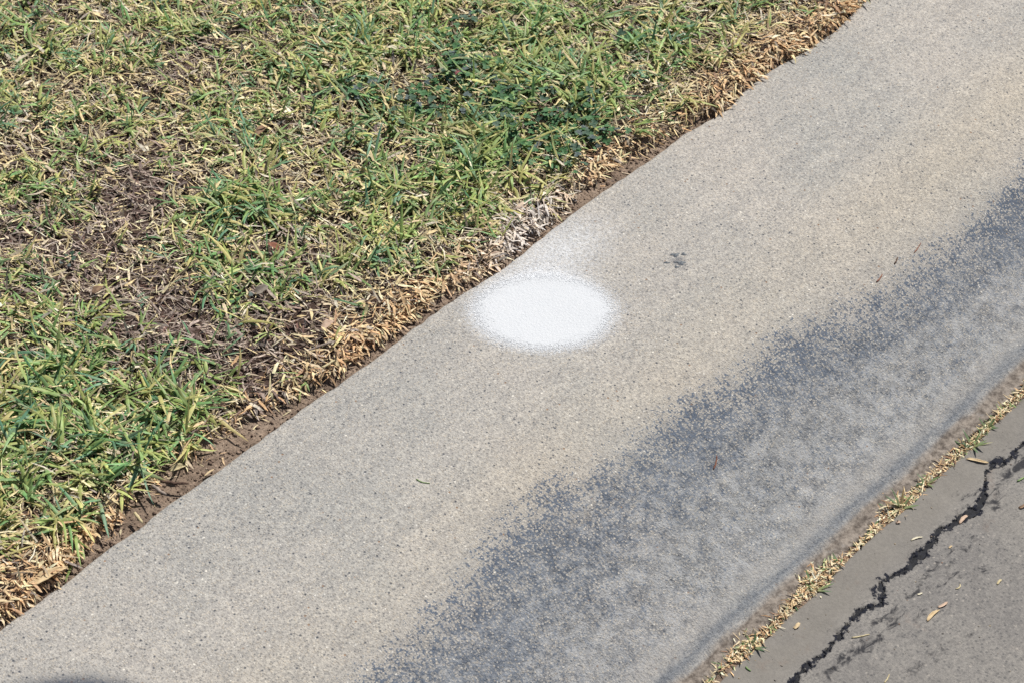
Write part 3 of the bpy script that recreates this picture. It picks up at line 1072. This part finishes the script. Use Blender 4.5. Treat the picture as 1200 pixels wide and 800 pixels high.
stick('grass_clipping', (1192, 564), (1204, 557), .0010, 'road', K_GREEN, 'pale green grass clipping at the far edge of the road', 'clipping', .03)
leaf('husk', (930, 736), (937, 731), .0055, 'road', K_TAN, 'round orange tan husk beside the thickest clump of clippings', 'husk', .7, .002)
leaf('husk', (1168, 684), (1174, 680), .0034, 'road', K_PALE, 'tiny tan husk alone on the asphalt near the road edge of view', 'husk', .7, .001)
stick('straw', (1120, 690), (1125, 684), .0007, 'road', K_PALE, 'tiny curved pale straw between the two smallest husks', 'straw', .2)
leaf('husk', (1194, 595), (1203, 591), .0050, 'road', K_BROWN, 'dark brown husk on the asphalt near the crack', 'husk', .8, .002)
stick('grass_clipping', (874, 781), (880, 786), .0009, 'road', K_GREEN, 'small green clipping fallen off the nearest clippings clump', 'clipping', .1)
leaf('husk', (1112, 642), (1116, 640), .0030, 'road', K_TAN, 'minute tan husk on the asphalt street-side of the crack', 'husk', .6, .0005)
stick('straw', (1036, 800), (1042, 790), .0007, 'road', K_PALE, 'short pale straw nearest the viewer on the road', 'straw', .05)
leaf('husk', (1050, 613), (1055, 612), .0042, 'road', K_PINK, 'small pink husk just below the green joint tuft', 'husk', .6, .0015)
# litter on the curb
stick('grass_clipping', (488, 561), (504, 566), .0006, 'curb', K_GREEN, 'thin green clipping lying alone on the curb top', 'clipping', .12)
stick('twig', (1027, 331), (1034, 322), .0008, 'curb', K_REDT, 'short reddish twig bit on the curb face shoulder', 'twig', .04)
stick('twig', (1048, 310), (1052, 302), .0008, 'curb', K_DARK, 'dark twig bit on the curb between two reddish bits', 'twig', .04)
stick('twig', (1071, 297), (1079, 285), .0006, 'curb', K_REDT, 'slim bent reddish twig bit furthest along the curb', 'twig', .04)
stick('twig', (836, 550), (840, 534), .0008, 'curb', K_REDT, 'dark red upright twig scrap on the sooty curb face', 'twig', .05)
leaf('straw', (239, 557), (251, 552), .0032, 'curb', K_TAN, 'tan straw lying across the back edge of the curb', 'straw', .7, .0015)
# litter on the lawn
stick('twig', (188, 564), (221, 567), .0017, 'lawn', K_DARK, 'dark straight twig lying on the bare soil strip', 'twig', .02)
stick('twig', (178, 569), (195, 580), .0019, 'lawn', K_GREY, 'stubby grey twig below the dark straight twig', 'twig', .03)
stick('straw', (158, 601), (167, 613), .0017, 'lawn', K_PALE, 'short whitish straw on soil beside a green grass spray', 'straw', .02)
stick('twig', (160, 398), (188, 382), .0013, 'lawn', K_WHITE, 'long bleached white twig on the brown bare patch', 'twig', .04)
stick('twig', (51, 371), (76, 394), .0013, 'lawn', K_PALE, 'slanting pale twig at the edge of the green patch', 'twig', .03)
stick('twig', (129, 350), (172, 356), .0014, 'lawn', K_GREY, 'long grey twig crossing the brown bare patch', 'twig', .05)
stick('twig', (358, 412), (393, 401), .0017, 'lawn', K_GREY, 'grey twig lying in dead grass by the soil strip', 'twig', .02)
stick('straw', (377, 427), (394, 420), .0013, 'lawn', K_PALE, 'pale straw just below the grey twig in dead grass', 'straw', .02)
leaf('dry_leaf', (41, 688), (75, 665), .013, 'lawn', K_TAN, 'large tan dry leaf on straw by the curb edge', 'leaf', .7, .004)
leaf('dry_leaf', (199, 553), (217, 548), .009, 'lawn', K_PALE, 'curled pale dry leaf above the dark straight twig', 'leaf', .8, .006)
leaf('dry_leaf', (297, 160), (315, 152), .011, 'lawn', K_BROWN, 'brown dry leaf among upper lawn grass', 'leaf', .6, .004)
leaf('dry_leaf', (94, 18), (106, 8), .010, 'lawn', K_PALE, 'pale dry leaf in the brown corner of the lawn', 'leaf', .6, .004)
leaf('dry_leaf', (376, 387), (392, 380), .010, 'lawn', K_PINK, 'broad pinkish dry leaf near the soil strip', 'leaf', .5, .004)
leaf('dry_leaf', (299, 346), (314, 339), .013, 'lawn', K_GLEAF, 'grey curled leaf beside the lone green sprays', 'leaf', .6, .006)
leaf('dry_leaf', (453, 56), (466, 61), .007, 'lawn', K_WHITE, 'small cream leaf on top of lush green grass', 'leaf', .7, .003)
leaf('dry_leaf', (316, 285), (325, 297), .008, 'lawn', K_REDT, 'small reddish brown leaf on the thin brown patch', 'leaf', .6, .004)
leaf('dry_leaf', (110, 345), (120, 338), .009, 'lawn', K_BROWN, 'small brown leaf beside the long grey twig', 'leaf', .6, .004)
leaf('petal', (532, 90), (538, 86), .007, 'lawn', mat_plain('pink_petal', (186, 112, 118), (206, 140, 140), 200, .7, .2), 'tiny pink petal among the dark clover', 'petal', .7, .004)

# tar flecks on the curb top
TARM = mat_plain('dark_tar', (60, 68, 80), (120, 124, 126), 420, .75, 0, .4)
for (px, py, rx_, ry_, lab) in [(791, 299, 7, 3.2, 'upper long dark tar fleck on the curb beside the white spot'), (801, 298, 3.5, 2.6, 'small upper dark tar fleck on the curb top'), (798, 308.5, 7, 3.6, 'darkest largest tar fleck on the curb top'), (781, 308, 5, 1.7, 'thin pale tar fleck on the curb nearest the white spot'), (793, 313, 4, 2, 'lowest small tar fleck on the curb top')]:
    x, y, z = where_at(px, py, 'curb')
    N = 22
    V_, F_ = [], []
    for ring, hgt in ((1.0, 0.0001), (0.8, 0.0005), (0.4, 0.0006)):
        for j in range(N):
            th = 2 * math.pi * j / N
            k = 1 + 0.28 * math.sin(3 * th + px) + 0.2 * math.sin(5 * th + py) + random.uniform(-.12, .12)
            rr, ffw = math.cos(th) * rx_ * .00068 * k * ring, math.sin(th) * ry_ * .0009 * k * ring
            w_ = rf2w(rr, ffw, 0)
            V_.append(Vector((x + w_.x, y + w_.y, surf_z(x + w_.x, y + w_.y, 'curb') + hgt)))
    for g in range(2):
        for j in range(N):
            k = (j + 1) % N
            F_.append((g * N + j, g * N + k, (g + 1) * N + k, (g + 1) * N + j))
    F_.append(tuple(2 * N + j for j in range(N)))
    fin('tar_fleck', V_, F_, (x, y, z), TARM, lab, 'tar fleck', 'tar flecks beside the painted spot')

# ------------------------------------------------------------------ clippings washed into the joint
CL = [(810, 818, 8), (833, 797, 7), (853, 777, 13), (873, 760, 17), (897, 741, 14), (915, 724, 11), (930, 706, 20), (950, 686, 23), (970, 668, 20), (986, 655, 8), (1000, 643, 9), (1018, 628, 9), (1034, 608, 13), (1052, 592, 20), (1072, 578, 13), (1086, 562, 9), (1100, 549, 14), (1116, 536, 12), (1135, 521, 18), (1152, 505, 16), (1168, 488, 11), (1182, 475, 14), (1200, 456, 13), (1240, 418, 12)]
cp = np.array([at(px, py, ROAD_Z) + ((wv / 14.0) ** 1.5 * 14.0 * 0.00060,) for px, py, wv in CL])
seg = np.hypot(*np.diff(cp[:, :2], axis=0).T)
dn = np.concatenate([[0], np.cumsum(seg * (cp[:-1, 2] + cp[1:, 2]) / 2)])
n = 2300
uu = RNG.uniform(0, dn[-1], n)
cx = np.interp(uu, dn, cp[:, 0])
cy = np.interp(uu, dn, cp[:, 1])
cw = np.interp(uu, dn, cp[:, 2])
lump = 0.5 + 0.9 * vnoise(cx, cx * 0, 0.02, 181)
ofs = RNG.normal(0, 0.42, n) * cw * np.clip(lump + 0.3, 0.25, 1.4)
y = cy + ofs
x = cx + RNG.normal(0, .003, n)
pile = np.exp(-(ofs / (cw * 0.5)) ** 2) * cw * 0.35
z0 = np.where(-y < JOINT + 0.002, curb_z(x, np.minimum(-y, JOINT)), ROAD_Z - 0.0015)
z = z0 + RNG.random(n) * pile + 0.0004
gfrac = 0.10 + 0.16 * np.clip(vnoise(x, x * 0, 0.05, 184), 0, 1)
col = pick([(232, 206, 162), (220, 184, 140), (240, 222, 186), (184, 144, 108), (140, 108, 86), (238, 228, 200)], [16, 12, 16, 8, 8, 9], n)
colg = pick([(112, 140, 94), (142, 164, 108), (90, 122, 86), (178, 188, 140)], [4, 4, 3, 3], n)
col = np.where((RNG.random(n) < gfrac)[:, None], colg, col)
v_, f_, c_ = ribbons(np.stack([x, y, z], 1), RNG.uniform(0, 6.28, n), RNG.normal(0.08, 0.3, n), RNG.uniform(.003, .011, n), RNG.uniform(.0006, .0019, n), RNG.normal(0.3, 0.4, n), RNG.normal(0, 0.4, n), RNG.normal(0, 0.6, n), col, 2, 0, [.8, 1, .3], floor=z0)
me = mesh_np('grass_clippings', v_, f_, color=c_.clip(0.005, 0.9))
tag(link('grass_clippings', me, M_STRAW), 'line of dry grass clippings caught in the joint between curb and road', 'clippings', kind='stuff')

# stray grit on the road
n = 500
x = RNG.uniform(-0.4, 0.65, n)
y = -(JOINT + 0.012 + RNG.random(n) * 0.24)
cc = pick([(190, 168, 132), (150, 140, 128), (96, 92, 90), (176, 120, 84)], [4, 5, 4, 1], n)
v_, f_, c_ = crumb_set(x, y, road_base(x, -y) + 0.0001, RNG.gamma(2, 0.00026, n).clip(.0003, .0014), cc)
me = mesh_np('road_grit', v_, f_, color=c_, smooth=False)
tag(link('road_grit', me, mat_tint('grit', .9, 0, .2, .2, 300)), 'scattered fine grit lying on the worn road', 'grit', kind='stuff')


# ------------------------------------------------------------------ tufts sprouting from the joint
def tuft(px, py, blades, label):
    x, y, z = where_at(px, py, 'road')
    root = bpy.data.objects.new('grass_tuft', None)
    root.empty_display_size = 0.02
    root.location = (x, y, z - 0.001)
    COL.objects.link(root)
    tag(root, label, 'grass tuft', 'grass tufts sprouting in the joint')
    sv_, sf_ = bm_tube([(0, 0, -.0005), (.0005, 0, .002), (.0008, .0006, .0045)], [.0016, .0015, .0010], 6)
    fin('stem', sv_, sf_, (0, 0, 0), K_PALE, None, None, parent=root)
    for (r_, f_, up_, w_, c1) in blades:                       # direction right, forward, up in metres
        d = rf2w(r_, f_, up_)
        L = d.length
        hz = math.atan2(d.y, d.x)
        el_ = math.atan2(d.z, math.hypot(d.x, d.y)) + 0.15
        one = lambda v: np.array([v], float)
        v_, ff_, c_ = ribbons(np.zeros((1, 3)), one(hz), one(el_), one(L), one(w_), one(0.3), one(0.1), one(random.uniform(-.4, .4)), lin(c1)[None] * 0.85, 6, 0.4, [.7, .95, 1, .9, .7, .42, .05], lin(c1)[None] * 0.8, lin((190, 186, 140))[None] * .8)
        me = mesh_np('blade', v_, ff_, color=c_)
        b = link('blade', me, M_BLADE, root)


G1, G2, G3, G4 = (96, 130, 92), (126, 152, 100), (74, 108, 82), (196, 168, 120)
tuft(1056, 594, [(-.012, .006, .026, .0042, G1), (-.022, .002, .012, .0040, (168, 132, 104)), (.018, -.002, .006, .0034, G2), (-.014, -.014, .005, .0026, (214, 206, 160)), (.014, .012, .010, .003, G2), (-.016, .010, .010, .0032, G1), (.004, .016, .014, .003, G4)], 'green grass tuft with one upright blade sprouting from the joint')
tuft(1140, 522, [(.014, -.006, .012, .004, G2), (-.010, .014, .014, .0036, G1), (.016, .004, .006, .003, G2), (.002, -.016, .006, .0028, G1), (-.014, -.002, .008, .003, G3), (.010, .014, .010, .003, G2), (.022, .002, .004, .002, (190, 186, 140))], 'low spreading green tuft in the joint further along the road')
tuft(1156, 501, [(-.008, .008, .010, .003, G1), (.010, .006, .010, .004, G2), (.012, -.004, .005, .003, G1), (-.010, -.006, .006, .003, G2)], 'small green tuft behind the low spreading tuft in the joint')
tuft(1086, 565, [(.014, .004, .006, .0034, G2), (-.010, .008, .008, .0028, G1), (.006, -.010, .004, .0026, G2), (-.012, -.004, .004, .003, G3)], 'tiny green tuft between two larger joint tufts')
tuft(884, 757, [(.008, -.012, .008, .003, G1), (.012, -.006, .006, .003, G3), (-.008, .010, .008, .0028, G2), (.002, .012, .010, .003, G1), (-.010, -.004, .004, .0028, G2)], 'flattened green tuft in the nearest clump of joint clippings')
tuft(957, 690, [(.014, -.008, .006, .003, G1), (.018, .004, .005, .0028, G2), (-.008, .012, .008, .0026, G2), (-.012, -.004, .005, .003, (170, 176, 124))], 'sparse green tuft in the thickest clump of joint clippings')

# ------------------------------------------------------------------ clover weeds in the lawn
def leaf_mesh(idx):
    V_, F_ = [], []
    pl = [0.012, 0.018, 0.023][idx]
    # petiole
    pv, pf = bm_tube([(0, 0, 0), (pl * 0.25, 0, pl * .45), (pl * .45, 0, pl * .78)], [.0006, .00055, .0005], 5)
    V_ += pv
    F_ += pf
    tip = Vector((pl * .45, 0, pl * .78))
    for k in range(3):
        a = math.radians([-100, 0, 100][k] + random.uniform(-12, 12))
        R = random.uniform(.0042, .0058)
        ca_, sa_ = math.cos(a), math.sin(a)
        b0 = len(V_)
        til = random.uniform(-.25, .25)
        rows = 5
        for i in range(rows):
            u = i / (rows - 1)
            w = R * 0.62 * math.sin(math.pi * (0.08 + 0.80 * u)) ** 0.8 if i < rows - 1 else R * 0.36
            ln = R * 1.25 * u - (0.0006 if False else 0)
            for v in (-1, 0, 1):
                lx = ln - (0.18 * R if (i == rows - 1 and v == 0) else 0)
                ly = v * w
                lz = abs(v) * w * 0.35 - 0.5 * til * ln + 0.0002
                V_.append(tip + Vector((lx * ca_ - ly * sa_, lx * sa_ + ly * ca_, lz)))
        for i in range(rows - 1):
            for v in range(2):
                q = b0 + i * 3 + v
                F_.append((q, q + 3, q + 4, q + 1))
    me = bpy.data.meshes.new('leaf')
    me.from_pydata([tuple(v) for v in V_], [], F_)
    me.polygons.foreach_set('use_smooth', np.ones(len(me.polygons), dtype=bool))
    return me


K_CLOV = [mat_plain('clover_leaf_' + n_, a_, b_, 120, .6, .12) for n_, a_, b_ in (('green', (62, 102, 66), (92, 130, 84)), ('grey', (78, 92, 92), (106, 118, 114)), ('dusky', (62, 88, 72), (88, 112, 90)))]
LV = []
for mi in range(3):
    for i in range(3):
        m_ = leaf_mesh(i)
        m_.materials.append(K_CLOV[mi])
        LV.append(m_)
_sv, _sf = bm_tube([(-.012, .001, -.001), (-.004, -.001, .0015), (.004, .001, .0018), (.013, -.001, -.0005)], [.0006, .0009, .0009, .0005], 6)
STEM = bpy.data.meshes.new('stem')
STEM.from_pydata([tuple(v) for v in _sv], [], _sf)
STEM.materials.append(K_GREEN)
CLOVER = [(530, 45), (545, 62), (528, 82), (540, 100), (562, 92), (585, 100), (600, 108), (575, 118), (470, 118), (500, 112), (520, 122), (505, 135), (415, 112), (440, 108), (620, 130), (640, 140), (605, 145), (585, 158), (610, 170), (632, 178), (655, 152), (672, 128), (690, 122), (668, 175), (690, 168), (652, 198), (705, 158), (720, 162), (480, 140), (745, 25), (735, 48), (560, 140), (645, 115), (675, 150), (72, 308), (545, 25), (612, 195), (282, 348), (555, 110), (570, 130), (592, 125), (612, 118), (628, 155), (600, 160), (642, 165), (660, 140), (682, 140), (450, 118), (485, 122), (515, 100), (550, 82), (660, 185), (700, 140), (535, 70)]
for i, (px, py) in enumerate(CLOVER):
    x, y = at(px, py, 0.012)
    z = float(lawn_z(np.array(x), np.array(y))) + 0.006
    root = bpy.data.objects.new('clover_plant', None)
    root.empty_display_size = 0.02
    root.location = (x, y, z)
    COL.objects.link(root)
    if (px, py) in ((72, 308),):
        tag(root, 'small clover weed beside the brown bare patch', 'clover')
    elif (px, py) in ((282, 348),):
        tag(root, 'small clover weed among lone green sprays near the grey curled leaf', 'clover')
    else:
        tag(root, 'dark green clover weed in the dense clover patch on the lawn', 'clover', 'clover weeds of the dark patch')
    stem = bpy.data.objects.new('stem', STEM)
    COL.objects.link(stem)
    stem.parent = root
    stem.rotation_euler = (0, 0, random.uniform(0, 6.28))
    for k in range(random.randint(7, 10)):
        lf = bpy.data.objects.new('leaf', LV[random.choice([0, 0, 0, 1, 1, 1, 2, 3, 4, 6, 7, 8])])
        COL.objects.link(lf)
        lf.parent = root
        lf.location = (random.gauss(0, .009), random.gauss(0, .009), 0)
        sc = random.uniform(.6, .95) * (.6 if px < 300 else 1)
        lf.scale = (sc, sc, sc * random.uniform(.7, 1))
        lf.rotation_euler = (random.gauss(0, .2), random.gauss(.1, .25), random.uniform(0, 6.28))
